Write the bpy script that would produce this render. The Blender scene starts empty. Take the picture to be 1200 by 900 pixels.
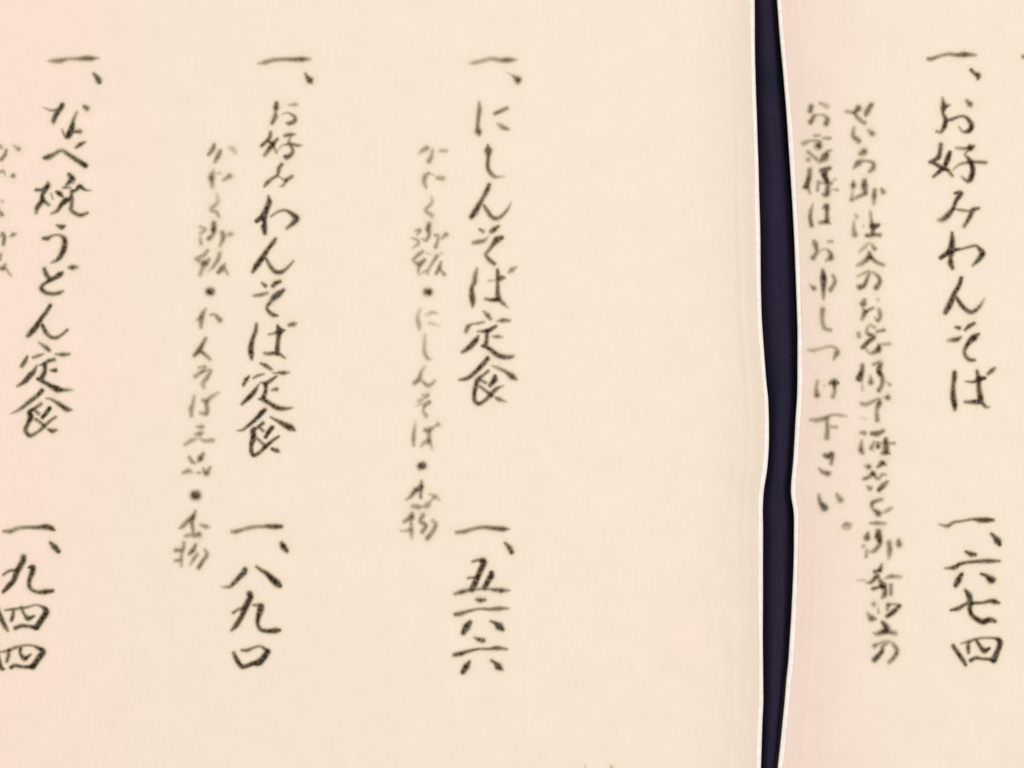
import bpy, math
import numpy as np
C = bpy.context.scene.collection
S = bpy.context.scene
# ------------------------------------------------------------------ camera
W_PX, H_PX = 1200.0, 900.0
LENS, SENSOR = 55.0, 36.0
TILT = math.radians(12.0)
F_PX = W_PX * LENS / SENSOR
PX = 0.0002                                  # one photo pixel is about 0.2 mm on the page
DIST = F_PX * PX
CAM = np.array([0.0, -DIST * math.sin(TILT), DIST * math.cos(TILT)])
cd = bpy.data.cameras.new('camera'); cam = bpy.data.objects.new('camera', cd); C.objects.link(cam)
cd.lens = LENS; cd.sensor_width = SENSOR; cd.clip_start = 0.01; cd.clip_end = 50
cam.location = CAM; cam.rotation_euler = (TILT, 0, 0)
cd.dof.use_dof = True
cd.dof.focus_distance = DIST * 1.004
cd.dof.aperture_fstop = 18.0
S.camera = cam
# ------------------------------------------------------------------ room light (soft indoor ceiling light)
w = bpy.data.worlds.new('World'); S.world = w; w.use_nodes = True
w.node_tree.nodes['Background'].inputs[0].default_value = (1.0, 0.97, 0.95, 1)
w.node_tree.nodes['Background'].inputs[1].default_value = 0.15
ld = bpy.data.lights.new('ceiling_lamp', 'AREA'); ld.shape = 'RECTANGLE'; ld.size = 0.55; ld.size_y = 0.55
ld.energy = 20.7; ld.color = (1.0, 0.975, 0.95)
lamp = bpy.data.objects.new('ceiling_lamp', ld); C.objects.link(lamp)
lamp.location = (0.09, 0.10, 1.35)
lamp.rotation_euler = (math.atan2(-0.10, 1.35), math.atan2(0.09, 1.35), 0)
S.view_settings.view_transform = 'Standard'; S.view_settings.look = 'None'
S.view_settings.exposure = 0.0; S.view_settings.gamma = 1.0
S.view_settings.use_curve_mapping = False

# ------------------------------------------------------------------ where things stand
def ray_dir(px, py):
    x = (np.asarray(px, float) - W_PX / 2) / F_PX; y = -(np.asarray(py, float) - H_PX / 2) / F_PX
    ct, st = math.cos(TILT), math.sin(TILT)
    return x, y * ct + st, y * st - ct
def on_plane(px, py, z=0.0):
    dx, dy, dz = ray_dir(px, py)
    t = (z - CAM[2]) / dz
    return CAM[0] + t * dx, CAM[1] + t * dy
EDGE_Z = -0.0085
LEFT_EDGE = [(-400,878),(-150,881),(0,884.3),(56,885),(115,886.5),(153,888),(192,889.5),(230,890),(285,891.2),(335,892),(373,893),(396,894.6),(414,896),(450,899),(465,901),(491,901.7),(517,901.5),(542,900),(558,898),(571,895.5),(593,894),(619,894.6),(670,894.3),(747,894.6),(772,895),(823,895),(848,893.5),(900,892),(1050,888),(1300,884)]
RIGHT_EDGE = [(-400,893),(-150,901),(0,910.5),(25,912.5),(51,914.5),(77,917),(102,919),(128,921.5),(153,923.5),(192,926),(230,928),(284,931),(322,932.4),(360,933.5),(390,934.5),(445,935),(466,934.5),(491,932.5),(517,931),(542,929.5),(568,927),(583,927),(593,929.5),(604,930.5),(645,930),(670,929.3),(721,927.5),(772,924.5),(798,921.5),(823,919.5),(848,917),(874,914.5),(900,911.5),(1050,900),(1300,893)]
def edge_world(tab):
    ys = np.linspace(tab[0][0], tab[-1][0], 500)
    xs = np.interp(ys, [p[0] for p in tab], [p[1] for p in tab])
    k = np.ones(5) / 5; xs = np.convolve(np.pad(xs, 2, 'edge'), k, 'valid')
    X, Y = on_plane(xs, ys, EDGE_Z)
    o = np.argsort(Y); return X[o], Y[o]
LX, LY = edge_world(LEFT_EDGE); RX, RY = edge_world(RIGHT_EDGE)
LIP = 0.00115
def xl(Y): return np.interp(Y, LY, LX) - LIP
def xr(Y): return np.interp(Y, RY, RX) + LIP
def wave(t, y0, w_, n):                      # a narrow soft crease at distance y0 from the page's inner edge
    return n * np.exp(-((t - y0) / w_) ** 2)
def h_page(X, Y):
    X = np.asarray(X, float); Y = np.asarray(Y, float)
    tl = xl(Y) - X; tr = X - xr(Y)
    hl = EDGE_Z * np.exp(-np.clip(tl, 0, None) / 0.0125)
    hr = EDGE_Z * np.exp(-np.clip(tr, 0, None) / 0.0150)
    n1 = 0.5 + 0.5 * np.sin(Y * 38 + 1.0); n2 = 0.5 + 0.5 * np.sin(Y * 27 + 4.0)
    hl = hl + wave(tl, 0.0040 + 0.0004 * np.sin(Y * 20), 0.0008, -1.2e-4) * (0.2 + 0.8 * n1) + wave(tl, 0.0064 + 0.0005 * np.sin(Y * 13 + 1), 0.0013, -1.2e-4) * n2
    hr = hr + wave(tr, 0.0036, 0.0006, 5e-5) * n2
    gentle = 1.2e-4 * np.sin(X * 31 + 0.6) * np.sin(Y * 23 + 1.1)
    mid = 0.5 * (xl(Y) + xr(Y))
    return np.where(X < mid, hl, hr) + gentle * np.clip(np.where(X < mid, tl, tr) / 0.02, 0, 1)
def on_page(px, py):
    X, Y = on_plane(px, py, 0.0)
    for _ in range(5):
        z = h_page(X, Y); X, Y = on_plane(px, py, z)
    return X, Y, h_page(X, Y)

# ------------------------------------------------------------------ helpers
def nodes(m):
    m.use_nodes = True; t = m.node_tree; return t, t.nodes, t.links, t.nodes['Principled BSDF']
def mesh_obj(name, verts, faces, mat, parent=None, smooth=True):
    me = bpy.data.meshes.new(name)
    verts = np.asarray(verts, np.float32); faces = np.asarray(faces, np.int32)
    me.vertices.add(len(verts)); me.vertices.foreach_set('co', verts.ravel())
    me.loops.add(faces.size); me.loops.foreach_set('vertex_index', faces.ravel())
    me.polygons.add(len(faces)); n = faces.shape[1]
    me.polygons.foreach_set('loop_start', np.arange(len(faces), dtype=np.int32) * n)
    if smooth: me.polygons.foreach_set('use_smooth', np.ones(len(faces), bool))
    me.update(); me.validate()
    me.materials.append(mat)
    o = bpy.data.objects.new(name, me); C.objects.link(o)
    if parent: o.parent = parent
    return o
def grid_faces(nr, nc):
    i = np.arange(nr - 1)[:, None] * nc + np.arange(nc - 1)[None, :]
    i = i.ravel(); return np.stack([i, i + 1, i + nc + 1, i + nc], 1)
def thing(name, label, cat, loc, group=None):
    o = bpy.data.objects.new(name, None); C.objects.link(o); o.location = loc
    o.empty_display_size = 0.01
    o['label'] = label; o['category'] = cat
    if group: o['group'] = group
    return o

# ------------------------------------------------------------------ materials
def noise(N, L, src, scale, detail=3, rough=0.5, sx=1, sy=1, sz=1):
    mp = N.new('ShaderNodeMapping'); mp.inputs['Scale'].default_value = (sx, sy, sz)
    L.new(src, mp.inputs['Vector'])
    n = N.new('ShaderNodeTexNoise'); n.inputs['Scale'].default_value = scale
    n.inputs['Detail'].default_value = detail; n.inputs['Roughness'].default_value = rough
    L.new(mp.outputs[0], n.inputs['Vector']); return n.outputs['Fac']
def ramp(N, L, src, a, b, ca, cb):
    r = N.new('ShaderNodeValToRGB'); r.color_ramp.elements[0].position = a; r.color_ramp.elements[1].position = b
    r.color_ramp.elements[0].color = (*ca, 1); r.color_ramp.elements[1].color = (*cb, 1)
    L.new(src, r.inputs[0]); return r.outputs[0]
def mix(N, L, fac, a, b, mode='MIX'):
    m = N.new('ShaderNodeMix'); m.data_type = 'RGBA'; m.blend_type = mode
    if isinstance(fac, float): m.inputs[0].default_value = fac
    else: L.new(fac, m.inputs[0])
    L.new(a, m.inputs[6]); L.new(b, m.inputs[7]); return m.outputs[2]
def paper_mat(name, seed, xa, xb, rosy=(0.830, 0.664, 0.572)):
    m = bpy.data.materials.new(name); T, N, L, P = nodes(m)
    g = N.new('ShaderNodeNewGeometry').outputs['Position']
    off = N.new('ShaderNodeVectorMath'); off.operation = 'ADD'; off.inputs[1].default_value = (seed, seed * .37, 0)
    L.new(g, off.inputs[0]); g = off.outputs[0]
    big = noise(N, L, g, 16.0, 3, 0.5)
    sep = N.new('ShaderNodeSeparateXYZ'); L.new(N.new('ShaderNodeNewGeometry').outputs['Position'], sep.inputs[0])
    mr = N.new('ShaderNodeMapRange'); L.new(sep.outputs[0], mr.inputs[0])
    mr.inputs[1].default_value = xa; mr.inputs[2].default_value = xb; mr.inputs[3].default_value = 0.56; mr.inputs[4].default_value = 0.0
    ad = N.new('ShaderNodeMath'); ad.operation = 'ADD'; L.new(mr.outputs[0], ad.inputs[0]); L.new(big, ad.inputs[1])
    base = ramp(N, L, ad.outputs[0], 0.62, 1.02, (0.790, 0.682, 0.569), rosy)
    mott = noise(N, L, g, 120.0, 4, 0.6)
    mc = ramp(N, L, mott, 0.3, 0.7, (0.97, 0.97, 0.968), (1.0, 1.0, 1.0))
    fib = noise(N, L, g, 900.0, 3, 0.6, 1.0, 0.35, 1.0)
    fc = ramp(N, L, fib, 0.25, 0.75, (0.965, 0.96, 0.95), (1.0, 1.0, 1.0))
    c = mix(N, L, 1.0, base, mc, 'MULTIPLY'); c = mix(N, L, 1.0, c, fc, 'MULTIPLY')
    L.new(c, P.inputs['Base Color']); P.inputs['Roughness'].default_value = 0.72
    P.inputs['Specular IOR Level'].default_value = 0.2
    b = N.new('ShaderNodeBump'); b.inputs['Strength'].default_value = 0.10; b.inputs['Distance'].default_value = 0.00005
    L.new(noise(N, L, g, 1500.0, 3, 0.6), b.inputs['Height']); L.new(b.outputs[0], P.inputs['Normal'])
    return m
def plain_mat(name, col, rough=0.8, spec=0.2, vary=0.08, scale=400):
    m = bpy.data.materials.new(name); T, N, L, P = nodes(m)
    g = N.new('ShaderNodeNewGeometry').outputs['Position']
    n = noise(N, L, g, scale, 3)
    c = ramp(N, L, n, 0.3, 0.7, tuple(v * (1 - vary) for v in col), col)
    L.new(c, P.inputs['Base Color']); P.inputs['Roughness'].default_value = rough
    P.inputs['Specular IOR Level'].default_value = spec; return m
def ink_mat():
    m = bpy.data.materials.new('brush_ink'); T, N, L, P = nodes(m)
    g = N.new('ShaderNodeNewGeometry').outputs['Position']
    at = N.new('ShaderNodeAttribute'); at.attribute_name = 'pigment'
    hue = noise(N, L, g, 90.0, 2)
    ws = N.new('ShaderNodeAttribute'); ws.attribute_name = 'sizing'
    inkc = ramp(N, L, hue, 0.38, 0.62, (0.016, 0.009, 0.002), (0.030, 0.011, 0.004))
    washc = N.new('ShaderNodeRGB'); washc.outputs[0].default_value = (0.92, 0.86, 0.68, 1)
    P.inputs['Roughness'].default_value = 0.75; P.inputs['Specular IOR Level'].default_value = 0.15
    gr = N.new('ShaderNodeMapRange'); L.new(noise(N, L, g, 1100.0, 3, 0.6), gr.inputs[0])
    gr.inputs[1].default_value = 0.3; gr.inputs[2].default_value = 0.7; gr.inputs[3].default_value = 0.80; gr.inputs[4].default_value = 1.12
    mu = N.new('ShaderNodeMath'); mu.operation = 'MULTIPLY'; mu.use_clamp = True
    L.new(at.outputs['Fac'], mu.inputs[0]); L.new(gr.outputs[0], mu.inputs[1])
    def mth(op, a, b):
        q = N.new('ShaderNodeMath'); q.operation = op
        for i_, v_ in enumerate((a, b)):
            if isinstance(v_, float): q.inputs[i_].default_value = v_
            else: L.new(v_, q.inputs[i_])
        return q.outputs[0]
    inv = mth('SUBTRACT', 1.0, mu.outputs[0]); tot = mth('ADD', mu.outputs[0], mth('MULTIPLY', inv, ws.outputs['Fac']))
    fac = mth('DIVIDE', mu.outputs[0], mth('MAXIMUM', tot, 0.001))
    thick = N.new('ShaderNodeMapRange'); L.new(at.outputs['Fac'], thick.inputs[0]); thick.inputs[1].default_value = 0.5; thick.inputs[2].default_value = 1.0
    thin = N.new('ShaderNodeRGB'); thin.outputs[0].default_value = (0.165, 0.080, 0.022, 1)
    inkc = mix(N, L, thick.outputs[0], thin.outputs[0], inkc)
    L.new(mix(N, L, fac, washc.outputs[0], inkc), P.inputs['Base Color'])
    L.new(tot, P.inputs['Alpha'])
    return m
def ribbon_mat():
    m = bpy.data.materials.new('navy_ribbon_cloth'); T, N, L, P = nodes(m)
    g = N.new('ShaderNodeNewGeometry').outputs['Position']
    big = noise(N, L, g, 26.0, 2, 0.5, 0.5, 1, 1)
    c = ramp(N, L, big, 0.46, 0.60, (0.022, 0.016, 0.036), (0.009, 0.015, 0.029))
    st = noise(N, L, g, 900.0, 4, 0.6, 1.0, 0.06, 1.0)
    s = ramp(N, L, st, 0.3, 0.72, (0.78, 0.76, 0.78), (1.08, 1.06, 1.08))
    we = noise(N, L, g, 2600.0, 2, 0.5, 0.5, 1.0, 1.0)
    s2 = ramp(N, L, we, 0.3, 0.7, (0.8, 0.8, 0.8), (1.1, 1.1, 1.1))
    c = mix(N, L, 1.0, c, s, 'MULTIPLY'); c = mix(N, L, 1.0, c, s2, 'MULTIPLY')
    L.new(c, P.inputs['Base Color']); P.inputs['Roughness'].default_value = 0.85; P.inputs['Specular IOR Level'].default_value = 0.08
    b = N.new('ShaderNodeBump'); b.inputs['Strength'].default_value = 0.35; b.inputs['Distance'].default_value = 0.0001
    L.new(st, b.inputs['Height']); L.new(b.outputs[0], P.inputs['Normal'])
    return m
PAPER_L = paper_mat('cream_paper', 3.1, -0.118, -0.074); PAPER_R = paper_mat('cream_paper_right', 8.4, 0.064, 0.094, (0.790, 0.642, 0.562))  # right page: rosy paper tint, darkened to paint in shade beside the gutter
EDGE = plain_mat('white_paper_core', (0.84, 0.785, 0.73), 0.7, 0.2, 0.14, 700)
INK = ink_mat(); CLOTH = ribbon_mat()
TABLE = plain_mat('dark_table_top', (0.035, 0.025, 0.02), 0.5, 0.3, 0.4, 60)

# ------------------------------------------------------------------ the surface underneath
TZ = EDGE_Z - 0.0084
tb = mesh_obj('table_surface', [(-1.2, -1.0, TZ), (1.2, -1.0, TZ), (1.2, 1.0, TZ), (-1.2, 1.0, TZ)], [(0, 1, 2, 3)], TABLE, smooth=False)
tb['kind'] = 'structure'

# ------------------------------------------------------------------ the two pages
Y0, Y1 = on_plane(600, 1080)[1], on_plane(600, -180)[1]
def make_page(side, label, mat, outer):
    root = thing('menu_page', label, 'menu page', (0, 0, 0), 'two halves of the open menu')
    rows = np.linspace(Y0, Y1, 420)
    t = np.concatenate([np.arange(0, 0.014, 0.00022), np.linspace(0.014, 1.0, 1)])[:-1]
    far = np.linspace(0, 1, 60)[1:]
    co = []
    for y in rows:
        e = float(xl(y) if side < 0 else xr(y))
        xs = e + side * t
        xs = np.concatenate([xs, xs[-1] + (outer - xs[-1]) * far])
        z = h_page(xs, np.full_like(xs, y))
        co.append(np.stack([xs, np.full_like(xs, y), z], 1))
    co = np.array(co); nr, nc, _ = co.shape
    v = co.reshape(-1, 3); f = grid_faces(nr, nc)
    if side < 0: f = f[:, ::-1]
    # underside, flat on the table, and the four sides of the slab
    bot = v.copy(); bot[:, 2] = TZ + 0.00015
    n = len(v)
    fb = f[:, ::-1] + n
    loop = list(range(nc)) + [r * nc + nc - 1 for r in range(1, nr)] + [(nr - 1) * nc + c for c in range(nc - 2, -1, -1)] + [r * nc for r in range(nr - 2, 0, -1)]
    loop = np.array(loop); nx = np.roll(loop, -1)
    fs = np.stack([loop, loop + n, nx + n, nx], 1)
    if side < 0: fs = fs[:, ::-1]
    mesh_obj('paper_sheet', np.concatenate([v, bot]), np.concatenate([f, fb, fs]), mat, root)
    # white cut edge: a rounded lip running the whole length of the page
    R = LIP / 2 * 1.12; K = 11; lv = []
    rows2 = np.linspace(Y0, Y1, 700)
    for y in rows2:
        e = float(xl(y) if side < 0 else xr(y)) - side * LIP * 0.44
        wob = 0.98 + 0.06 * math.sin(y * 210 + side) + 0.08 * math.sin(y * 97 + 2 * side)
        for k in range(K):
            a = 2 * math.pi * k / K
            lv.append((e + R * wob * math.cos(a), y, EDGE_Z - R * 0.55 + R * 0.75 * math.sin(a)))
    lf = []
    for r in range(len(rows2) - 1):
        for k in range(K):
            a, b = r * K + k, r * K + (k + 1) % K
            lf.append((a, b, b + K, a + K))
    mesh_obj('cut_edge', lv, lf, EDGE, root)
    return root
LEFT = make_page(-1, 'cream left page with three large brush columns and a blank margin beside the ribbon', PAPER_L, -0.19)
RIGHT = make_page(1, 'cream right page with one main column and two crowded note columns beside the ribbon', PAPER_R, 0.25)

# ------------------------------------------------------------------ the dark ribbon in the gap
rib = thing('ribbon', 'dark navy cloth ribbon running down the gap between the two cream pages', 'ribbon', (0, 0, 0))
rows = np.linspace(Y0 - 0.006, Y1 + 0.006, 520); us = np.concatenate([np.linspace(-1.25, 1.25, 41)])
v = []
for y in rows:
    a, b = float(np.interp(y, LY, LX)), float(np.interp(y, RY, RX))
    c, hw = (a + b) / 2, (b - a) / 2
    for u in us:
        p_ = (u - 0.16) / (0.84 if u > 0.16 else 1.16)
        z = EDGE_Z - 0.0005 - 0.0006 * min(abs(p_), 1.0) ** 2 - 0.0056 * min(abs(p_), 1.0) ** 3.6 - max(abs(u) - 1, 0) * 0.002
        z += 5e-5 * math.sin(u * 7 + y * 30) + 3e-5 * math.sin(u * 13 - y * 55)
        v.append((c + u * hw, y, z))
v = np.array(v); n = len(v); f = grid_faces(len(rows), len(us))
bt = v.copy(); bt[:, 2] -= 0.0003
nr, nc = len(rows), len(us)
loop = list(range(nc)) + [r * nc + nc - 1 for r in range(1, nr)] + [(nr - 1) * nc + k for k in range(nc - 2, -1, -1)] + [r * nc for r in range(nr - 2, 0, -1)]
loop = np.array(loop); nx = np.roll(loop, -1)
mesh_obj('ribbon_band', np.concatenate([v, bt]), np.concatenate([f, f[:, ::-1] + n, np.stack([loop, loop + n, nx + n, nx], 1)]), CLOTH, rib)

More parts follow.
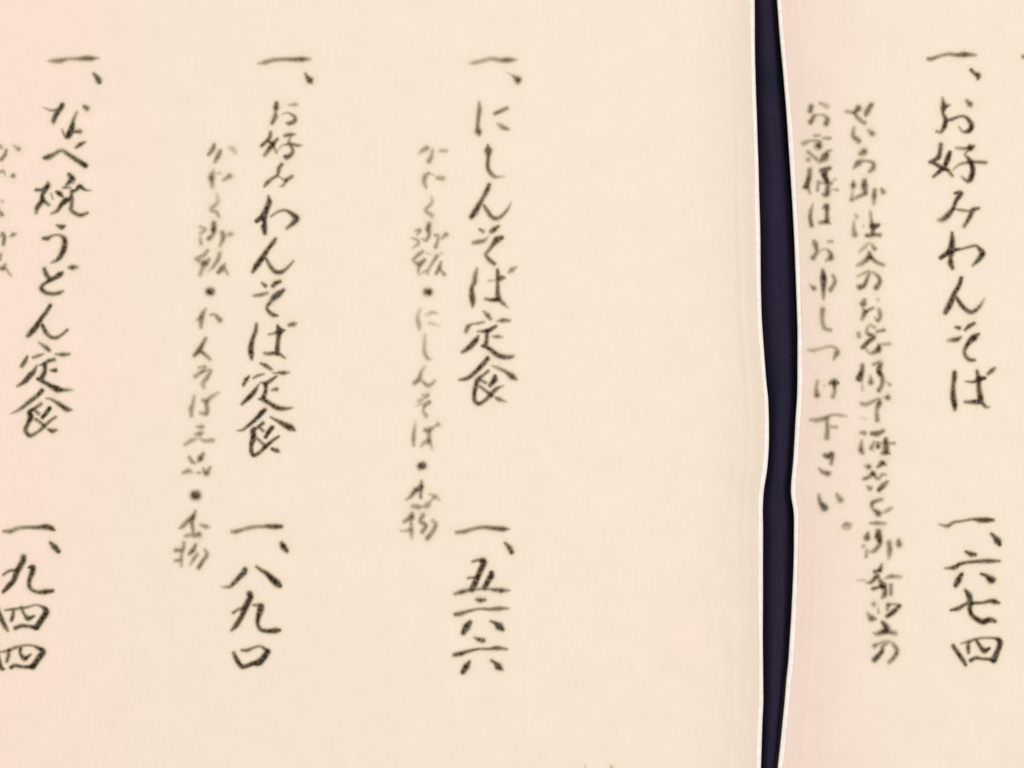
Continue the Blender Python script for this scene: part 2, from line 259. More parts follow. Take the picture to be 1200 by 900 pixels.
# ------------------------------------------------------------------ brush writing, stroke by stroke
WRITING = r'''
C c3
T 520 50
K one : 300,245,40,3 360,235,62,5 450,215,58,5 560,190,60,5 660,205,60,6 740,205,70,8 810,202,55,6 870,200,28,3
K comma : 720,340,20,2 790,375,30,4 835,408,52,7 868,435,80,9 872,468,50,7
K ni : 415,700,40,5 418,790,60,7 405,880,55,7 398,980,50,7 405,1040,75,9 420,1085,40,6 ; 605,830,50,7 660,805,55,7 740,770,52,6 ; 630,950,40,4 690,990,62,7 755,1015,40,6
T 520 130
K shi : 515,395,25,6 522,465,78,10 522,540,50,8 515,640,50,8 530,700,52,8 580,760,52,7 640,775,42,5 720,765,22,3
T 520 210
K n : 530,70,45,9 510,125,58,9 460,220,52,8 420,290,58,9 370,380,68,10 325,440,58,9 ; 470,310,40,7 510,370,52,8 560,440,52,8 620,460,52,8 680,430,48,7 750,350,42,6 795,260,28,3
K so : 425,590,40,6 460,612,52,6 ; 560,610,58,8 590,590,60,9 640,555,40,7 ; 350,745,50,6 410,735,62,7 480,715,52,6 530,660,25,3 ; 680,685,50,9 625,710,75,10 590,750,60,9 545,810,45,7 500,870,50,7 500,900,48,7 540,950,55,8 590,990,50,8
T 520 290
K ba : 390,250,42,5 370,330,58,7 360,410,60,8 330,470,52,8 332,570,66,10 340,640,62,9 340,690,40,6 ; 530,390,38,4 600,385,30,4 670,360,60,9 710,355,35,7 ; 630,265,35,8 635,330,50,9 632,430,45,8 632,520,50,9 630,600,65,10 560,615,50,8 490,605,45,6 ; 640,600,50,9 700,660,48,7 760,715,25,3 ; 765,290,40,5 800,262,58,7 850,230,40,4
T 520 350
K tei : 470,150,35,5 515,195,58,8 545,235,50,6 ; 330,300,30,5 285,330,55,8 262,385,48,7 ; 330,295,30,5 400,290,40,6 470,275,40,5 ; 620,265,30,4 690,255,55,8 770,258,40,6 ; 400,385,35,5 510,380,50,10 560,355,50,9 610,325,40,8 ; 505,385,50,9 505,470,50,8 490,545,60,9 ; 580,445,40,5 630,445,48,7 680,450,35,5 ; 405,440,35,7 375,490,60,10 300,570,60,10 220,625,45,7 ; 450,555,35,8 530,585,50,9 630,660,62,9 720,685,58,9 800,680,48,7 835,660,20,3
T 520 410
K shoku : 515,100,50,9 485,140,56,9 430,200,55,10 350,280,50,9 270,335,48,9 190,350,36,7 ; 560,185,28,4 640,215,48,6 730,260,50,7 800,312,68,10 850,345,35,7 ; 520,250,45,7 470,290,40,7 400,350,60,9 380,420,60,9 360,500,52,9 362,590,50,9 410,630,50,9 480,595,45,8 545,530,55,9 620,455,50,8 700,420,30,4 ; 600,310,45,9 595,350,62,11 545,415,50,9 ; 430,350,40,7 490,385,42,7 ; 430,430,42,7 490,480,44,7 560,530,48,9 ; 610,560,35,7 650,580,55,8 730,610,30,4
C p3
T 510 600
K one : 250,240,45,6 340,230,60,7 440,200,50,6 560,180,48,7 680,190,56,8 790,200,62,9 860,200,30,6
K comma : 820,365,38,7 870,420,60,9 895,470,58,9
T 510 660
K five : 440,-20,40,6 500,-35,40,7 560,-20,78,11 560,20,66,11 520,110,58,11 490,180,58,11 460,250,66,11 430,305,60,11 ; 385,175,38,6 440,170,38,7 490,170,40,8 ; 660,115,50,11 655,150,66,11 620,210,58,11 580,285,58,11
K six : 235,360,45,6 300,340,56,8 400,315,40,8 500,305,30,7 600,300,28,6 680,310,45,7 770,320,62,9 870,318,30,5 ; 490,425,45,7 530,435,58,9 580,430,45,7 ; 240,600,50,8 300,590,58,8 400,560,42,7 520,535,35,6 640,540,45,7 750,532,56,8 860,530,30,5 ; 410,690,45,10 370,745,72,12 330,815,55,10 ; 650,680,30,7 700,700,40,9 750,740,75,12 790,775,50,9
T 510 710
K six : 460,370,30,5 510,395,50,9 560,405,55,9 ; 225,575,50,8 300,560,56,9 400,528,42,8 520,505,32,7 620,505,35,7 730,495,54,9 840,508,32,6 ; 405,650,35,7 365,710,68,11 325,775,55,10 ; 660,640,40,7 700,670,40,9 740,712,70,12 790,750,35,6
C c2
T 280 50
K one : 230,245,40,4 310,230,62,6 400,205,56,6 520,195,54,6 640,198,56,7 740,195,68,8 840,192,42,4
K comma : 780,365,38,6 805,410,55,8 830,440,72,10 850,470,40,7
T 270 110
K o : 540,110,50,8 535,160,66,9 530,215,40,6 525,270,62,8 490,340,50,7 ; 610,235,25,4 680,225,32,5 750,270,48,7 750,320,56,8 690,345,50,8 650,340,25,5 ; 690,130,38,4 760,125,54,5 800,125,30,3
K yoshi : 470,455,45,7 465,500,50,8 440,540,48,8 370,605,46,8 ; 550,530,40,7 500,585,55,9 460,640,58,9 400,720,45,6 ; 440,550,40,8 490,590,45,8 540,690,34,5 ; 640,490,42,7 700,480,52,8 760,475,30,5 ; 700,510,38,5 680,580,44,6 ; 540,690,25,4 600,610,30,4 700,590,42,7 790,605,42,7 840,600,25,4 ; 700,590,45,7 730,660,48,7 710,715,52,8 660,740,60,9 630,730,30,7
T 270 180
K mi : 600,130,46,8 570,175,52,8 550,250,42,7 480,300,44,7 430,345,54,8 400,385,35,6 ; 550,255,28,6 600,290,25,5 650,310,55,7 720,270,46,7 ; 660,310,40,7 620,370,38,6 580,385,26,4
K wa : 445,500,30,7 455,570,60,10 420,660,58,11 390,740,72,12 400,800,45,10 395,860,62,11 405,930,50,9 ; 310,790,45,11 350,760,50,11 395,735,45,11 ; 480,735,32,6 560,680,36,6 640,665,36,7 710,700,46,9 770,760,70,11 730,820,55,9 660,875,42,6
T 270 260
K n : 530,200,35,8 500,245,54,9 440,320,50,9 370,430,60,11 310,510,60,11 265,585,45,8 ; 420,430,35,7 460,510,48,8 520,580,52,9 590,590,52,9 660,545,42,7 735,465,34,6
K so : 375,720,35,7 410,750,48,8 ; 500,750,50,9 530,720,56,9 580,700,40,9 ; 280,865,40,6 360,855,50,7 430,835,40,6 ; 620,800,50,8 560,850,66,11 510,900,52,9
T 260 320
K so : 610,270,50,9 570,340,44,8 530,400,42,8 550,450,45,8 600,490,54,9 650,500,34,7
K ba : 405,600,42,7 395,680,52,8 360,780,50,9 340,880,58,11 345,950,56,11 350,1010,35,7 ; 550,720,35,5 620,705,34,7 690,680,58,11 740,670,22,7 ; 655,620,35,9 670,680,58,12 660,780,50,9 650,880,52,10 650,940,52,10 ; 500,940,42,6 560,945,48,8 650,940,45,9 740,995,30,6 ; 790,610,48,7 840,600,58,8 880,585,30,4
T 260 400
K tei : 460,260,35,7 520,290,50,9 580,330,38,7 ; 320,410,30,7 285,450,50,9 255,510,40,8 ; 370,430,30,6 430,400,40,7 490,385,28,6 ; 600,370,25,5 660,370,35,7 720,370,50,9 790,365,28,5 ; 450,485,30,5 520,490,44,10 570,460,46,9 640,410,30,7 ; 510,500,44,10 515,570,44,9 490,655,52,10 ; 590,570,35,6 640,560,48,8 ; 430,510,28,6 380,590,50,10 310,665,54,10 235,735,35,8 ; 440,675,30,8 500,690,48,10 570,735,50,9 640,775,56,10 720,790,50,9 830,780,28,5
T 260 460
K shoku : 500,205,46,10 460,245,54,11 400,310,46,10 320,380,42,9 240,440,34,7 180,445,20,5 ; 570,290,26,6 650,330,42,8 740,380,58,11 800,410,66,12 850,440,34,8 ; 480,360,50,8 420,410,35,7 370,440,55,11 370,530,62,12 345,620,46,10 350,700,46,10 380,735,46,10 450,695,42,8 510,635,48,10 600,560,42,8 665,515,32,8 ; 590,410,44,11 550,460,46,11 515,520,42,10 ; 430,400,40,7 485,450,42,7 ; 420,545,40,7 470,590,42,7 515,630,44,9 ; 590,660,38,9 640,680,48,10 670,690,30,7
C p2
T 250 600
K one : 225,230,50,6 270,230,56,7 350,205,50,6 450,180,56,6 560,170,46,6 640,168,54,8 720,172,60,10 795,170,46,9
K comma : 800,365,50,8 820,405,66,11 860,455,52,9 
T 250 660
K eight : 370,75,56,10 355,115,60,11 290,180,54,10 230,245,48,9 190,275,46,7 100,280,28,4 ; 505,40,34,7 560,80,44,8 630,125,52,10 690,185,64,12 740,230,74,12 780,265,46,11
K nine : 235,580,40,7 300,540,40,7 350,540,50,10 ; 425,360,60,12 430,410,60,12 370,530,64,12 340,610,56,10 270,725,58,10 215,785,38,7 ; 470,490,30,6 550,500,60,10 555,530,68,12 525,640,54,10 520,710,46,9 560,780,46,9 650,795,50,10 730,790,60,11 775,785,40,9
T 250 710
K zero : 240,555,46,8 280,640,52,10 335,710,50,11 400,700,46,10 470,675,50,11 540,660,70,12 610,580,60,12 640,535,52,12 ; 335,520,36,7 400,520,46,8 470,490,36,7 550,475,36,6 630,525,44,10
C c1
T 30 50
K one : 265,215,30,4 330,215,62,6 410,210,66,7 500,190,52,5 600,190,52,6 700,185,64,8 770,185,62,8 860,180,28,4
K comma : 795,360,34,7 830,400,52,9 858,445,66,10 870,470,40,8
T 20 110
K na : 310,160,25,4 400,195,35,6 450,190,40,7 ; 530,130,52,10 515,160,58,10 460,240,55,10 430,310,56,9 430,345,35,6 ; 790,150,50,7 820,170,62,8 ; 700,220,44,5 660,310,46,7 645,390,58,11 600,490,64,11 560,490,35,7 530,420,32,5 ; 600,495,40,9 660,450,35,8 735,440,56,8
K be : 325,750,46,9 370,740,64,9 430,710,50,8 520,665,52,6 600,710,52,8 700,775,56,9 800,840,56,11 ; 690,630,38,6 740,595,50,9 790,570,35,7
T 20 180
K yaki : 400,470,28,5 420,530,26,5 ; 540,400,34,6 620,400,34,6 ; 680,300,30,5 660,350,30,5 ; 360,340,40,6 360,380,62,9 300,480,48,9 295,550,60,10 240,630,56,9 225,690,44,7 ; 225,425,42,8 290,425,44,8 350,390,48,9 ; 310,550,44,9 370,600,42,7 ; 610,245,44,9 640,295,66,11 580,370,40,7 570,400,28,5 ; 465,450,36,9 500,470,52,11 530,500,36,8 ; 640,440,42,8 690,430,40,8 735,390,54,11 800,425,36,7 870,435,26,4 ; 650,440,45,7 620,530,45,10 570,550,62,12 520,600,50,10 470,670,46,8 400,705,32,5 ; 650,520,40,7 640,600,50,8 635,660,50,8 700,710,50,8 760,720,50,8 825,695,36,7
T 20 250
K u : 465,140,35,6 520,160,56,10 555,150,35,8 ; 310,295,42,8 360,292,52,9 420,260,32,6 490,255,36,6 550,295,58,9 560,360,60,10 540,440,62,11 490,530,52,9 405,580,34,5
K do : 320,655,52,8 340,710,54,9 380,770,52,9 ; 460,730,36,8 500,715,58,10 530,700,40,8 500,735,40,9 410,770,52,10 330,820,42,8 295,850,50,8 290,890,56,9 340,930,56,8 420,945,50,8 500,930,48,8 540,910,30,6 ; 610,635,44,6 650,635,60,9 700,630,44,6
T 10 310
K n : 490,480,46,9 440,560,48,9 380,640,48,10 330,720,60,11 280,780,60,11 230,835,50,9 ; 395,710,44,9 430,780,52,9 480,840,46,8 550,860,46,8 620,825,42,7 690,765,36,7
T 0 380
K tei : 460,215,32,5 540,275,56,8 575,305,46,8 ; 320,380,34,7 290,440,52,9 255,490,46,8 ; 390,390,40,6 450,370,44,7 510,350,28,5 ; 650,350,28,5 730,355,54,8 810,350,40,6 ; 455,480,26,5 520,465,46,9 570,430,46,8 635,415,46,8 ; 525,470,50,9 525,550,52,9 490,630,62,10 ; 600,540,35,7 650,540,52,9 ; 430,490,35,6 385,570,54,10 350,600,58,11 290,670,54,10 205,725,36,6 ; 440,640,35,9 500,670,48,9 590,720,50,10 670,760,66,12 730,770,48,9 850,770,36,4
T 0 440
K shoku : 490,180,50,10 440,235,50,9 350,305,50,9 270,370,46,8 200,415,40,6 130,450,26,4 ; 540,270,26,5 600,280,38,6 700,340,52,9 780,395,58,10 840,405,30,6 ; 480,335,46,7 400,390,46,8 350,430,54,11 360,490,60,12 330,560,50,9 300,640,52,9 350,705,48,9 430,670,42,7 510,605,46,8 590,530,42,7 650,490,38,7 ; 580,385,44,11 550,430,46,11 500,490,42,10 ; 410,410,46,7 455,450,44,7 ; 420,515,44,7 480,555,44,7 520,600,44,9 ; 570,635,36,8 615,650,54,9 660,640,34,7
C p1
T 0 600
K one : 40,225,36,6 120,225,60,7 220,190,50,6 330,180,44,7 440,180,50,8 540,175,62,10 600,190,60,10 640,215,30,7
K comma : 590,360,36,8 640,410,60,11 685,460,50,10
T 0 650
K nine : 40,235,34,7 110,190,40,7 190,190,46,9 ; 275,30,62,10 265,80,60,11 200,200,60,11 160,300,54,11 100,370,54,11 40,435,40,9 ; 340,150,30,9 385,150,55,12 375,215,58,11 345,300,50,9 345,370,50,9 380,415,46,8 450,440,46,8 530,435,60,10 615,425,44,9
K four : -30,630,50,8 10,740,56,10 60,840,50,9 90,890,36,7 ; 60,650,30,6 150,640,36,7 300,620,36,7 420,590,34,5 490,610,35,8 530,640,50,12 540,680,62,12 490,760,58,12 430,850,58,12 ; 160,650,36,8 150,720,44,9 135,765,40,9 ; 250,620,40,8 285,700,38,7 330,745,54,11 400,720,28,8 ; 180,860,46,9 250,835,46,9 330,840,44,8 420,855,46,11
T 0 710
K four : -40,530,50,9 10,720,50,10 50,740,26,8 ; -10,540,26,5 70,530,40,7 180,490,44,7 280,465,34,6 380,465,34,6 460,500,44,10 500,540,62,12 450,620,58,12 385,710,58,12 ; 110,520,44,8 95,600,46,8 80,650,40,8 ; 240,500,44,9 240,560,38,8 290,615,54,11 360,570,28,7 ; 130,720,42,10 180,700,46,9 270,715,42,8 390,715,44,11
C s0
T 0 150
K ka : -20,190,40,6 20,230,40,6 ; 75,260,36,7 55,320,44,8 15,370,46,8 ; 160,205,34,4 220,250,50,7 
K ya : -30,520,40,6 40,510,40,6 60,560,30,4 ; 120,570,30,4 155,560,52,8
K ku : 0,850,40,4 30,860,34,5
T 0 240
K go : -20,60,40,6 20,115,50,8
K han : 30,340,46,8 50,380,50,8 40,460,44,8 ; 0,370,30,6 ; 120,370,30,5 155,350,48,8 ; 190,340,24,5
K han : 10,580,40,6 0,640,40,7 ; 60,700,40,6 35,740,54,9 0,745,40,7 ; 60,740,36,6 125,825,36,5
C r1
T 1080 40
K one : 80,290,45,7 120,290,54,7 200,262,44,6 320,235,50,6 420,245,52,7 500,240,64,9 630,245,44,5
K comma : 580,420,44,8 620,460,50,8 660,485,60,10 660,520,44,8
T 1070 100
K o : 345,150,40,5 360,250,66,10 350,320,42,8 380,400,52,9 370,470,56,10 330,545,46,7 275,540,36,6 ; 340,270,36,7 400,240,42,8 440,235,26,4 ; 380,415,40,8 450,400,44,8 550,365,36,7 620,375,42,8 680,450,54,10 680,500,54,11 640,540,50,10 580,540,34,6 540,490,32,5 ; 630,180,48,6 665,220,70,8 680,240,50,6
T 1070 160
K yoshi : 325,95,54,8 315,180,50,9 290,250,56,10 200,300,44,7 ; 430,190,46,10 405,260,60,11 370,350,50,10 320,400,50,10 240,470,40,7 ; 200,300,40,7 260,320,46,9 340,370,50,10 400,390,46,9 460,460,36,7 ; 510,135,42,5 560,140,44,6 620,140,40,7 670,130,66,11 710,115,40,8 ; 670,150,30,6 610,200,32,6 640,250,42,8 680,310,54,11 700,400,54,11 670,500,58,11 630,520,42,8 570,470,34,5 ; 470,390,30,4 550,325,36,6 680,300,40,8 760,300,46,7 850,305,44,7
T 1080 220
K mi : 390,65,34,8 450,70,64,11 400,160,46,9 370,240,48,9 310,320,62,10 250,370,66,8 200,380,50,5 ; 380,250,26,6 480,265,46,6 560,275,30,6 ; 670,240,38,7 600,265,54,10 560,350,52,9 500,450,46,7
K wa : 355,530,36,8 360,620,58,10 345,740,76,12 340,820,44,9 340,880,60,11 360,940,46,9 ; 225,820,46,10 290,775,54,11 350,735,50,11 480,715,34,7 620,680,36,7 670,710,42,9 710,770,62,12 670,840,54,10 600,910,38,6
T 1080 310
K n : 465,160,46,9 440,240,50,10 380,350,54,10 330,470,64,11 280,560,52,10 ; 410,390,42,9 470,480,48,10 550,550,50,9 610,550,52,9 680,490,46,7 735,400,32,4
T 1080 370
K so : 400,135,36,7 440,145,50,8 ; 510,165,40,7 560,120,54,9 615,90,42,8 ; 310,290,42,5 370,285,58,8 420,275,54,9 460,250,36,6 ; 670,215,34,8 610,260,68,12 550,320,52,10 505,400,46,8 510,460,46,8 560,515,56,8 620,520,40,7
T 1080 410
K ba : 385,270,56,9 385,310,56,10 370,430,54,8 370,550,60,11 385,640,58,11 390,700,42,8 ; 520,370,28,6 610,375,36,8 680,340,56,11 740,330,36,10 ; 650,250,40,8 665,330,52,10 670,450,56,9 685,590,64,12 600,610,50,9 510,610,40,7 ; 690,600,46,10 750,665,46,7 790,670,28,5 ; 780,280,46,7 820,245,56,8 855,215,40,7
C q1
T 1080 590
K one : 200,240,26,4 300,265,50,7 370,225,40,7 480,205,36,6 600,185,36,7 680,195,54,10 760,195,56,11 840,195,38,8
K comma : 815,355,36,8 860,400,52,10 890,440,68,12 915,480,44,10
K six : 520,565,36,8 580,595,60,10 625,600,46,9 ; 270,760,26,5 380,750,52,10 450,710,44,9 540,690,42,8 650,680,46,8 780,675,56,9 910,675,36,7
T 1080 650
K six_dots : 470,230,40,10 430,300,66,11 400,360,50,10 ; 700,225,36,8 760,250,46,9 815,295,76,12 850,290,44,9
K seven : 345,650,34,8 430,630,54,9 500,590,44,8 560,570,44,10 700,565,36,8 800,545,50,9 850,550,60,10 905,565,34,8 ; 515,420,38,8 555,480,60,12 570,570,56,11 565,650,50,10 600,720,52,10 680,775,58,10 730,785,62,11 800,765,58,11 860,780,42,9
T 1080 710
K four : 370,470,46,9 430,560,50,10 480,630,50,10 515,690,40,9 ; 460,440,26,5 550,420,46,7 640,390,36,7 740,375,34,6 850,380,34,7 900,400,52,11 920,440,56,11 890,530,56,11 845,635,62,12 ; 545,440,44,8 545,490,50,9 550,550,36,8 ; 640,400,40,8 690,480,46,9 735,525,58,11 790,500,38,9 ; 575,640,46,9 640,610,46,9 700,620,40,8 780,625,40,8 845,635,46,11
C s3
T 460 155 15
K ga : 470,370,60,4 530,320,80,6 600,280,90,7 ; 700,320,70,5 680,430,80,6 640,510,85,7 ; 850,325,70,5 940,325,70,5
K ya : 640,720,60,5 570,780,90,7 560,900,80,6 590,970,60,5 ; 640,720,50,4 720,750,50,4 ; 790,800,70,6 880,810,90,6
T 460 210 15
K ku : 690,330,70,4 690,410,70,5 600,520,70,6 590,560,70,6 690,640,80,6
T 460 265 15
K go : 410,80,60,5 470,80,80,7 440,140,60,5 ; 340,210,50,4 440,250,60,6 450,310,60,6 360,380,50,4 ; 640,-20,90,8 630,50,90,9 640,160,70,7 590,250,60,6 530,225,50,5 ; 750,160,60,6 800,170,60,6 790,270,60,6 760,360,70,7 ; 860,220,60,5 940,150,80,7 975,160,40,5
K han : 530,450,60,6 460,500,70,7 360,590,60,6 ; 400,640,60,6 480,660,90,8 560,600,70,7 ; 470,680,70,7 460,840,60,4 600,780,50,5 ; 610,480,50,4 690,500,30,3 ; 780,530,70,7 700,650,65,6 650,730,60,5 610,830,70,5 ; 860,480,60,4 ; 850,640,60,6 820,740,70,8 770,830,60,7 ; 830,760,50,6 910,850,60,7
T 460 325 15
K dot : 600,255,110,10 640,260,110,11
K ni : 480,570,70,4 440,700,80,5 460,820,85,6 470,910,60,5 ; 600,660,60,4 700,620,70,5 780,630,50,4 ; 650,800,60,4 720,820,70,4 830,860,50,3
T 460 380 15
K shi : 570,200,70,4 560,350,75,5 565,500,75,6 620,600,65,6 700,620,40,3
K n : 560,750,60,4 500,850,70,6 470,960,85,8 390,1030,80,7 ; 530,1010,60,6 620,1075,75,7 690,1050,65,6 740,1000,60,5
T 460 440 15
K so : 530,350,50,5 620,350,60,7 540,410,50,5 470,450,80,5 ; 400,540,50,3 640,470,70,7 570,530,70,7 540,620,60,5 590,710,80,6
T 460 490 15
K ba : 400,60,60,3 385,200,65,6 370,350,70,7 370,470,60,6 ; 580,210,80,7 650,200,90,8 740,150,50,5 800,110,80,6 ; 640,240,70,7 630,400,90,7 560,430,70,6 500,500,60,4 ; 640,400,80,7 710,560,50,3
K dot : 500,845,110,11 530,835,110,11
C s3
T 450 555
K kou : 440,90,40,6 430,160,64,9 370,200,60,9 310,270,46,7 260,305,32,5 ; 430,160,50,8 430,280,40,7 ; 530,240,30,4 600,270,60,6 650,310,34,4 ; 340,380,54,6 400,390,60,7 450,390,40,5 510,370,70,7 540,330,40,5 580,285,40,5
K mono : 320,510,40,6 320,590,40,5 ; 330,470,44,7 320,510,66,9 260,550,48,7 235,565,40,6 ; 320,590,46,5 320,670,60,7 325,760,40,4 ; 195,670,34,4 260,670,44,5 310,650,40,6 ; 455,490,54,7 430,560,56,7 490,610,48,8 450,680,54,7 ; 570,550,50,5 605,600,52,7 570,680,54,7 510,755,54,8
C s2
T 210 160
K ga : 410,100,44,7 390,155,58,8 345,210,40,7 ; 480,170,48,7 455,230,58,8 420,295,44,6 ; 590,130,50,4 630,150,62,5 660,190,44,4
K ya : 400,390,34,4 380,480,70,9 390,590,50,5 ; 420,430,36,4 480,430,44,4 ; 520,510,44,5 590,465,64,7 
K ku : 445,690,46,4 450,770,52,5 380,850,60,6 440,890,44,6 460,930,40,6 
T 210 245
K go : 250,210,44,5 300,240,50,6 250,290,44,5 ; 250,350,50,5 255,400,46,6 ; 405,170,58,8 405,240,62,10 395,300,44,7 350,345,56,8 ; 505,280,60,7 515,340,56,8 480,430,44,5 ; 540,310,30,4 600,295,62,6 640,290,30,4
K han : 330,490,46,6 290,540,54,6 200,585,48,6 ; 220,600,40,5 300,635,78,9 350,590,46,6 ; 290,650,60,7 245,770,54,5 ; 350,720,50,4 ; 475,520,52,6 450,600,52,7 390,690,44,6 ; 530,650,44,6 500,700,64,9 460,740,44,8 ; 540,710,40,6 570,760,38,5
T 210 330
K dot : 355,118,76,11 372,118,76,11
K wa : 310,320,34,5 275,380,56,8 260,440,64,8 255,540,40,6 ; 210,450,34,5 260,420,40,7 ; 370,390,40,5 420,390,44,6 475,450,60,8 
K n : 310,670,44,7 270,740,50,8 240,800,60,10 180,865,44,8 ; 270,830,40,8 330,880,44,7 360,910,40,6
T 200 410
K so : 330,210,40,5 400,200,44,6 360,260,46,6 290,310,54,6 ; 340,270,34,5 460,240,46,6 430,320,54,7 380,390,54,6 390,440,46,5 
K ba : 275,550,50,5 260,640,52,6 240,690,60,7 245,770,48,6 ; 380,590,50,6 420,600,62,7 480,550,50,6 560,500,44,4 ; 420,610,48,7 420,740,54,8 350,740,48,5 
T 190 490
K san : 410,100,34,5 460,105,56,7 490,100,34,5 ; 390,190,40,5 440,185,60,8 480,170,34,5 ; 270,310,44,5 340,265,58,6 430,240,36,4 500,265,48,6 590,260,56,6
K hin : 320,460,44,6 350,510,46,7 390,530,34,5 ; 480,420,44,7 450,470,66,9 430,500,44,7 ; 250,640,40,6 310,620,60,7 350,640,34,4 ; 430,640,44,5 ; 480,590,34,5 520,640,66,9 560,580,38,6 ; 380,640,30,3 470,635,30,4
T 185 580
K dot : 435,5,86,12 450,5,86,12
K kou : 440,190,34,6 410,260,60,8 350,310,56,8 290,370,50,7 250,390,30,5 ; 410,260,50,8 400,320,50,8 410,400,46,7 420,450,34,6 ; 500,350,40,5 560,370,52,7 610,380,28,4 ; 330,480,44,6 390,470,54,6 ; 430,480,44,7 480,465,66,8
K mono : 305,570,48,6 290,640,52,7 210,650,50,7 ; 280,650,44,6 275,830,42,5 ; 205,770,40,6 260,765,50,7 ; 440,590,42,7 410,650,56,9 370,690,44,7 ; 460,700,48,6 420,750,46,7 380,820,36,4 ; 550,640,36,5 575,700,50,7 530,770,46,8 480,850,50,8
C s5
T 930 110
K o : 205,150,58,8 195,200,58,8 ; 240,260,52,7 200,330,60,8 ; 270,250,40,4 350,250,40,5 395,300,54,8 380,350,60,8 ; 310,110,40,5 390,145,60,5
K kyaku : 250,490,44,5 300,490,40,5 ; 120,580,56,6 200,550,40,5 300,560,44,6 290,610,80,9 ; 350,520,40,5 420,520,44,6 ; 170,680,44,6 240,740,46,6 300,780,46,6 370,730,70,10 400,680,46,7 440,660,28,5
T 930 190
K sama : 170,-30,50,6 ; 380,-30,40,6 300,10,30,4 ; 190,90,56,7 180,180,54,9 150,280,56,10 120,290,34,8 ; 165,290,40,7 190,360,40,5 ; 320,100,50,7 410,70,44,6 360,130,66,11 380,200,52,11 400,260,54,8 390,370,64,9 350,380,44,7 ; 290,230,50,5 280,330,40,6 ; 300,240,40,5 440,250,40,6 ; 330,90,40,6 430,70,40,6 ; 440,230,30,4 490,200,40,4 ; 450,320,34,4 510,325,44,5
K wa : 225,490,34,4 200,580,44,7 195,660,46,8 210,740,50,8 ; 350,540,40,6 385,520,60,10 390,600,44,8 385,690,54,9 310,710,46,6 ; 390,700,44,8 430,720,28,5
T 930 270
K o : 240,130,44,7 255,165,62,8 270,250,46,7 230,320,56,8 ; 300,250,36,4 370,220,36,4 425,260,46,7 435,320,62,9 380,350,36,5 ; 410,130,42,5 450,130,42,5 
K mou : 190,640,32,4 240,680,52,8 ; 340,470,44,7 350,560,60,12 350,680,50,9 350,800,42,5 ; 460,530,40,6 485,600,46,7 430,700,50,7 
T 930 350
K shi : 340,130,60,7 335,240,54,6 360,340,54,6 430,370,44,6
K tsu : 170,600,36,4 240,605,50,5 340,580,50,4 440,560,40,5 510,600,40,6 505,640,64,8 470,710,36,5
T 930 430
K ke : 280,170,44,5 265,250,44,6 275,330,64,8 ; 360,220,34,4 ; 430,190,44,8 475,180,70,10 520,190,34,8 ; 475,200,46,9 480,280,50,6 460,350,54,6
K shita : 200,620,40,5 270,625,60,6 380,600,60,7 460,560,36,5 560,570,44,5 620,580,30,4 ; 390,610,46,6 395,720,50,7 390,830,60,7 ; 440,700,44,5 500,705,44,5
T 930 520
K sa : 370,140,50,9 410,145,60,10 450,130,56,9 440,230,44,7 ; 300,290,34,5 340,330,46,7 400,350,60,8 430,340,34,6
K i : 295,600,44,5 310,680,48,8 360,750,68,11 ; 510,600,44,6 550,660,66,7 
T 940 590 13.33
K maru : 640,360,60,5 680,320,60,6 750,330,60,5 720,400,50,4 650,390,50,4 ; 690,350,90,5 700,355,90,5
C s4
T 980 110
K se : 120,205,46,5 210,215,46,7 260,170,64,9 ; 215,230,40,7 260,290,50,7 330,340,54,6 ; 410,130,54,8 360,210,64,8 345,250,40,7
K i : 205,400,46,5 200,490,54,7 260,550,58,8 ; 380,430,44,5 420,465,66,7
K ro : 285,700,56,7 325,680,64,9 350,665,40,6 ; 335,720,24,3 280,790,26,4 ; 205,870,36,5 260,810,66,9 340,785,36,5 430,810,44,7 430,870,56,8 390,910,44,6
T 980 190
K go : 200,230,40,6 200,275,62,8 ; 330,220,54,8 330,280,66,10 340,350,54,8 ; 200,275,40,5 190,350,40,4 180,440,46,5 ; 180,440,56,5 250,410,46,6 340,370,50,7 ; 450,330,48,7 445,390,60,8 440,490,44,5 ; 530,320,40,6 550,350,58,7
K chuu : 220,610,34,4 240,640,50,5 ; 210,690,40,4 205,780,46,6 215,850,64,7 ; 400,590,40,5 410,680,40,6 430,750,64,11 490,740,44,9 ; 430,750,46,9 420,850,56,8 360,860,44,8 ; 320,750,34,4 ; 430,850,40,7 510,855,48,7
T 980 270
K bun : 270,250,40,4 330,200,54,5 390,150,36,4 450,215,52,7 ; 385,260,40,7 385,310,62,9 310,380,52,7 250,410,40,5 ; 400,310,46,8 470,370,46,7 550,405,44,6
K no : 250,540,40,4 310,510,40,5 380,490,44,6 365,560,46,7 330,640,48,8 280,665,60,9 250,650,36,6 ; 430,490,40,5 490,540,44,7 510,600,50,8 470,670,62,8
T 980 350
K o : 330,20,50,7 315,60,66,9 ; 320,120,34,6 330,170,62,8 300,240,40,6 ; 350,150,40,8 430,110,38,6 ; 490,10,50,4 ; 500,130,44,6 515,190,52,7 490,250,52,7 450,220,30,4
K kyaku : 400,310,40,5 450,340,40,5 ; 260,410,50,6 265,440,54,6 ; 370,330,36,5 360,400,44,7 430,450,62,9 380,500,50,9 310,570,46,9 ; 480,385,40,6 560,370,40,7 ; 340,580,34,5 400,640,42,5 490,600,64,10 500,560,42,8 ; 500,540,44,5 620,530,48,5
T 980 420
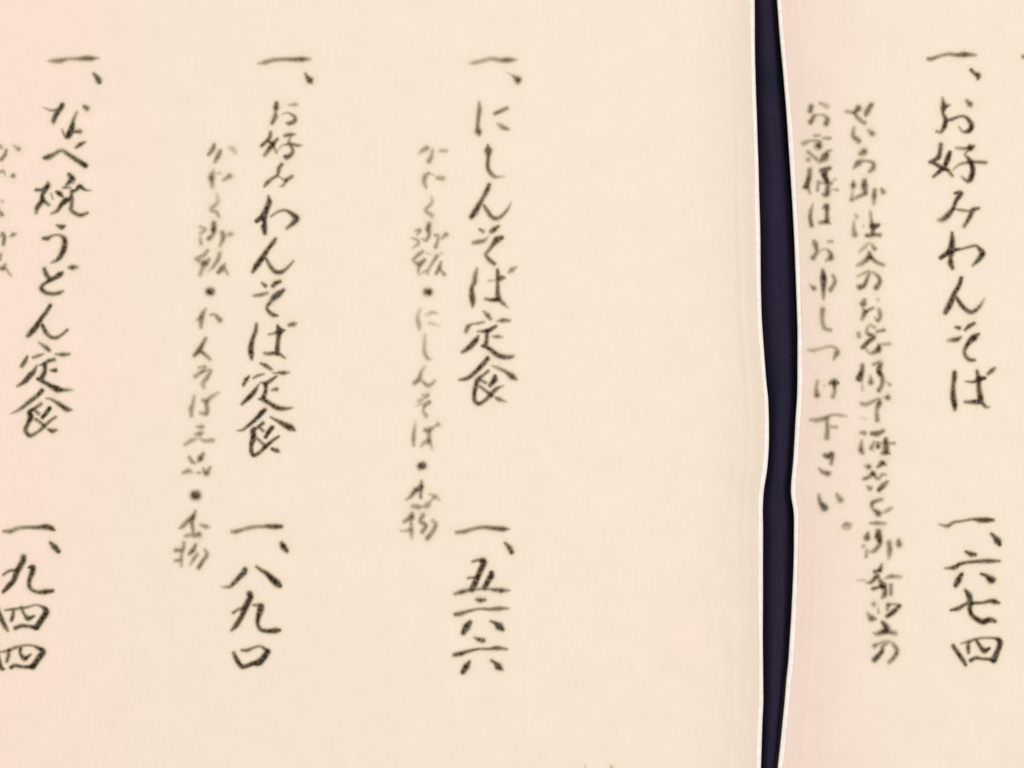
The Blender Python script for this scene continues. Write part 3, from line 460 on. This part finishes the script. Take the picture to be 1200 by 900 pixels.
K sama : 305,80,50,7 300,150,52,9 270,230,64,12 ; 300,280,40,4 310,370,44,4 ; 440,70,44,6 510,60,60,7 500,150,54,11 540,230,50,8 530,320,50,7 500,370,54,8 ; 400,200,36,4 405,280,60,8 ; 540,60,34,5 ; 580,270,30,4 630,310,44,5
K de : 300,530,48,6 350,540,56,6 420,510,46,6 500,480,40,6 500,530,62,9 475,610,46,6 480,720,56,7 ; 560,460,30,4 605,460,60,8 ; 260,700,36,2 340,705,40,3
T 980 490
K umi : 290,170,42,6 330,175,54,7 ; 295,270,44,5 290,370,62,8 310,410,44,6 ; 420,180,50,8 480,180,62,9 550,150,46,7 ; 440,280,40,5 410,350,48,7 ; 480,290,40,6 490,330,56,9 ; 580,250,54,8 580,300,60,9 580,390,66,10 540,410,44,7 ; 500,290,34,5 680,295,34,6 ; 440,380,34,4 ; 600,400,34,7 630,420,30,5
K nori : 340,560,40,5 380,570,60,8 ; 490,570,40,7 540,530,58,10 580,550,30,6 ; 330,710,46,7 380,690,44,7 430,650,60,9 ; 440,660,40,7 490,710,46,6 540,660,36,6 580,665,30,5 ; 365,800,34,5 395,825,56,7 ; 600,745,40,6 550,790,58,9 500,840,48,9
T 980 570
K wo : 530,155,48,6 470,170,48,7 420,200,50,8 430,260,40,6 495,320,66,9 ; 540,310,34,4 600,280,50,6 650,250,34,5 ; 400,430,34,5 480,430,50,7 570,435,40,5
K go : 370,550,40,7 360,600,70,9 ; 320,700,54,5 ; 360,750,44,5 350,820,40,6 ; 495,530,56,9 495,590,66,12 510,670,52,8 450,750,52,7 400,770,34,5 ; 620,660,60,7 625,760,60,8 615,850,40,4 ; 730,640,50,7 735,680,66,8
T 980 630
K ki : 530,320,40,6 510,380,50,10 450,400,44,8 ; 480,450,54,9 410,520,46,8 350,530,30,4 ; 430,600,44,8 500,580,40,8 540,560,70,11 490,470,34,6 ; 570,560,40,8 570,660,60,9 540,700,44,6 ; 640,560,48,7 640,660,44,7 ; 570,480,34,4 640,455,52,7 750,460,46,5 ; 250,500,30,3 330,500,34,4
T 980 700
K bou : 440,80,60,6 ; 370,190,46,5 410,245,66,9 450,250,44,7 ; 490,130,38,4 495,180,34,5 ; 610,90,50,7 600,140,46,6 ; 740,100,44,8 670,170,52,10 600,220,48,9 ; 540,290,40,8 570,330,56,10 585,380,70,11 490,425,54,7 440,420,34,5 ; 590,400,46,9 690,420,60,6 ; 610,90,40,6 680,80,36,5 740,100,40,7
K no : 450,570,60,6 ; 440,560,34,5 560,530,48,6 620,520,36,5 550,570,46,7 530,640,48,9 450,730,56,10 ; 660,540,42,6 710,620,52,8 680,700,48,8 620,760,50,6
C b1
T 640 840 12
K edge : 550,690,40,3 550,740,40,4 ; 915,690,40,4 915,760,50,6
C b2
T 1080 40
K edge : 1190,265,50,7 1260,260,50,7
'''
COLS = {
 'c3': ('large brush column reading the herring soba set meal', 'L'), 'p3': ('large brush price column under the herring soba set meal', 'L'),
 'c2': ('large brush column reading the favourite wanko soba set meal', 'L'), 'p2': ('large brush price column ending in a zero', 'L'),
 'c1': ('large brush column at the left reading the hot pot udon set meal', 'L'), 'p1': ('large brush price column ending in two fours', 'L'),
 's0': ('faint small note column cut by the left picture edge', 'L'), 's2': ('small pale note column with two round dots, left of the middle dish', 'L'),
 's3': ('small pale note column left of the herring soba dish', 'L'), 'b1': ('tops of faint marks at the bottom picture edge', 'L'),
 'r1': ('large brush column on the right page', 'R'), 'q1': ('large brush price column on the right page', 'R'),
 's4': ('longer small brown note column', 'R'), 's5': ('shorter small brown note column nearest the ribbon', 'R'),
 'b2': ('start of a column cut by the right picture edge', 'R')}
GAIN = {'s0': 0.93, 's2': 0.95, 's3': 0.95, 's4': 1.0, 's5': 1.0, 'c1': 1.06, 'c2': 1.06, 'c3': 1.06, 'r1': 1.06, 'p1': 1.06, 'p2': 1.06, 'p3': 1.06, 'q1': 1.06}
def smooth_stroke(p):
    p = np.array(p, float)
    if len(p) == 1: return p
    q = np.vstack([2 * p[0] - p[1], p, 2 * p[-1] - p[-2]]); out = []
    for i in range(1, len(q) - 2):
        seg = math.hypot(*(q[i + 1, :2] - q[i, :2])); n = max(2, int(seg / 0.7))
        t = np.linspace(0, 1, n, endpoint=False)[:, None]
        p0, p1, p2, p3 = q[i - 1], q[i], q[i + 1], q[i + 2]
        c = 0.5 * ((2 * p1) + (p2 - p0) * t + (2 * p0 - 5 * p1 + 4 * p2 - p3) * t ** 2 + (3 * p1 - p0 - 3 * p2 + p3) * t ** 3)
        l = p1 + (p2 - p1) * t
        c[:, 2:] = l[:, 2:]; out.append(c)
    out.append(p[-1:]); return np.vstack(out)
STEP = 0.9
def make_character(strokes, gain, parent):
    pts = [smooth_stroke(s) for s in strokes]
    al = np.vstack(pts)
    x0, y0 = al[:, 0].min() - 9, al[:, 1].min() - 9; x1, y1 = al[:, 0].max() + 9, al[:, 1].max() + 9
    nx_, ny_ = int((x1 - x0) / STEP) + 2, int((y1 - y0) / STEP) + 2
    gx, gy = np.meshgrid(x0 + np.arange(nx_) * STEP, y0 + np.arange(ny_) * STEP)
    tot = np.zeros_like(gx); wash = np.zeros_like(gx)
    for s in pts:
        D = np.zeros_like(gx)
        for x, y, w_, d in s:
            r = w_ * 0.5
            ia, ib = int((x - 4 * r - x0) / STEP), int((x + 4 * r - x0) / STEP) + 2
            ja, jb = int((y - 4 * r - y0) / STEP), int((y + 4 * r - y0) / STEP) + 2
            ia, ja = max(ia, 0), max(ja, 0)
            q = ((gx[ja:jb, ia:ib] - x) ** 2 + (gy[ja:jb, ia:ib] - y) ** 2) / (r * r)
            D[ja:jb, ia:ib] = np.maximum(D[ja:jb, ia:ib], d * gain * np.exp(-0.78 * q))
            wash[ja:jb, ia:ib] = np.maximum(wash[ja:jb, ia:ib], 0.66 * min(1.0, d / 8) * np.exp(-0.22 * q))
        tot = (tot ** 3 + D ** 3) ** (1 / 3)
    A = 1 - np.exp(-(tot / 6.4) ** 2.65); A[A < 0.008] = 0; wash = np.clip(wash - 0.04, 0, 1)
    B = A + wash; keep = (B[:-1, :-1] + B[1:, :-1] + B[:-1, 1:] + B[1:, 1:]) > 0
    f = grid_faces(ny_, nx_).reshape(ny_ - 1, nx_ - 1, 4)[keep]
    used = np.unique(f); remap = np.full(gx.size, -1); remap[used] = np.arange(len(used))
    X, Y, Z = on_page(gx.ravel()[used], gy.ravel()[used])
    f = remap[f][:, ::-1]
    o = mesh_obj('character', np.stack([X, Y, Z + 0.00003], 1), f, INK, parent)
    at = o.data.attributes.new('pigment', 'FLOAT', 'POINT'); at.data.foreach_set('value', A.ravel()[used].astype(np.float32))
    at = o.data.attributes.new('sizing', 'FLOAT', 'POINT'); at.data.foreach_set('value', wash.ravel()[used].astype(np.float32))
    return o
col = None; ox = oy = 0; sc = 10.0; gain = 1.0; pend = {}
for ln in WRITING.strip().splitlines():
    k, _, rest = ln.partition(' ')
    if k == 'C':
        cid = rest.strip(); gain = GAIN.get(cid, 1.0); wide, thick_ = (1.2, 0.9) if cid[0] == 's' else (1.08, 0.75)
        if cid not in pend:
            pg = LEFT if COLS[cid][1] == 'L' else RIGHT
            col = bpy.data.objects.new('text_column', None); C.objects.link(col); col.parent = pg
            col.empty_display_size = 0.01; col['label'] = COLS[cid][0]; pend[cid] = col
        col = pend[cid]
    elif k == 'T':
        a = rest.split(); ox, oy = float(a[0]), float(a[1]); sc = float(a[2]) if len(a) > 2 else 10.0
    elif k == 'K':
        body = rest.split(':', 1)[1]; st = []
        for s in body.split(';'):
            st.append([(ox + float(q[0]) / sc, oy + float(q[1]) / sc, float(q[2]) / sc * wide + thick_, float(q[3])) for q in (p.split(',') for p in s.split())])
        make_character(st, gain, col)
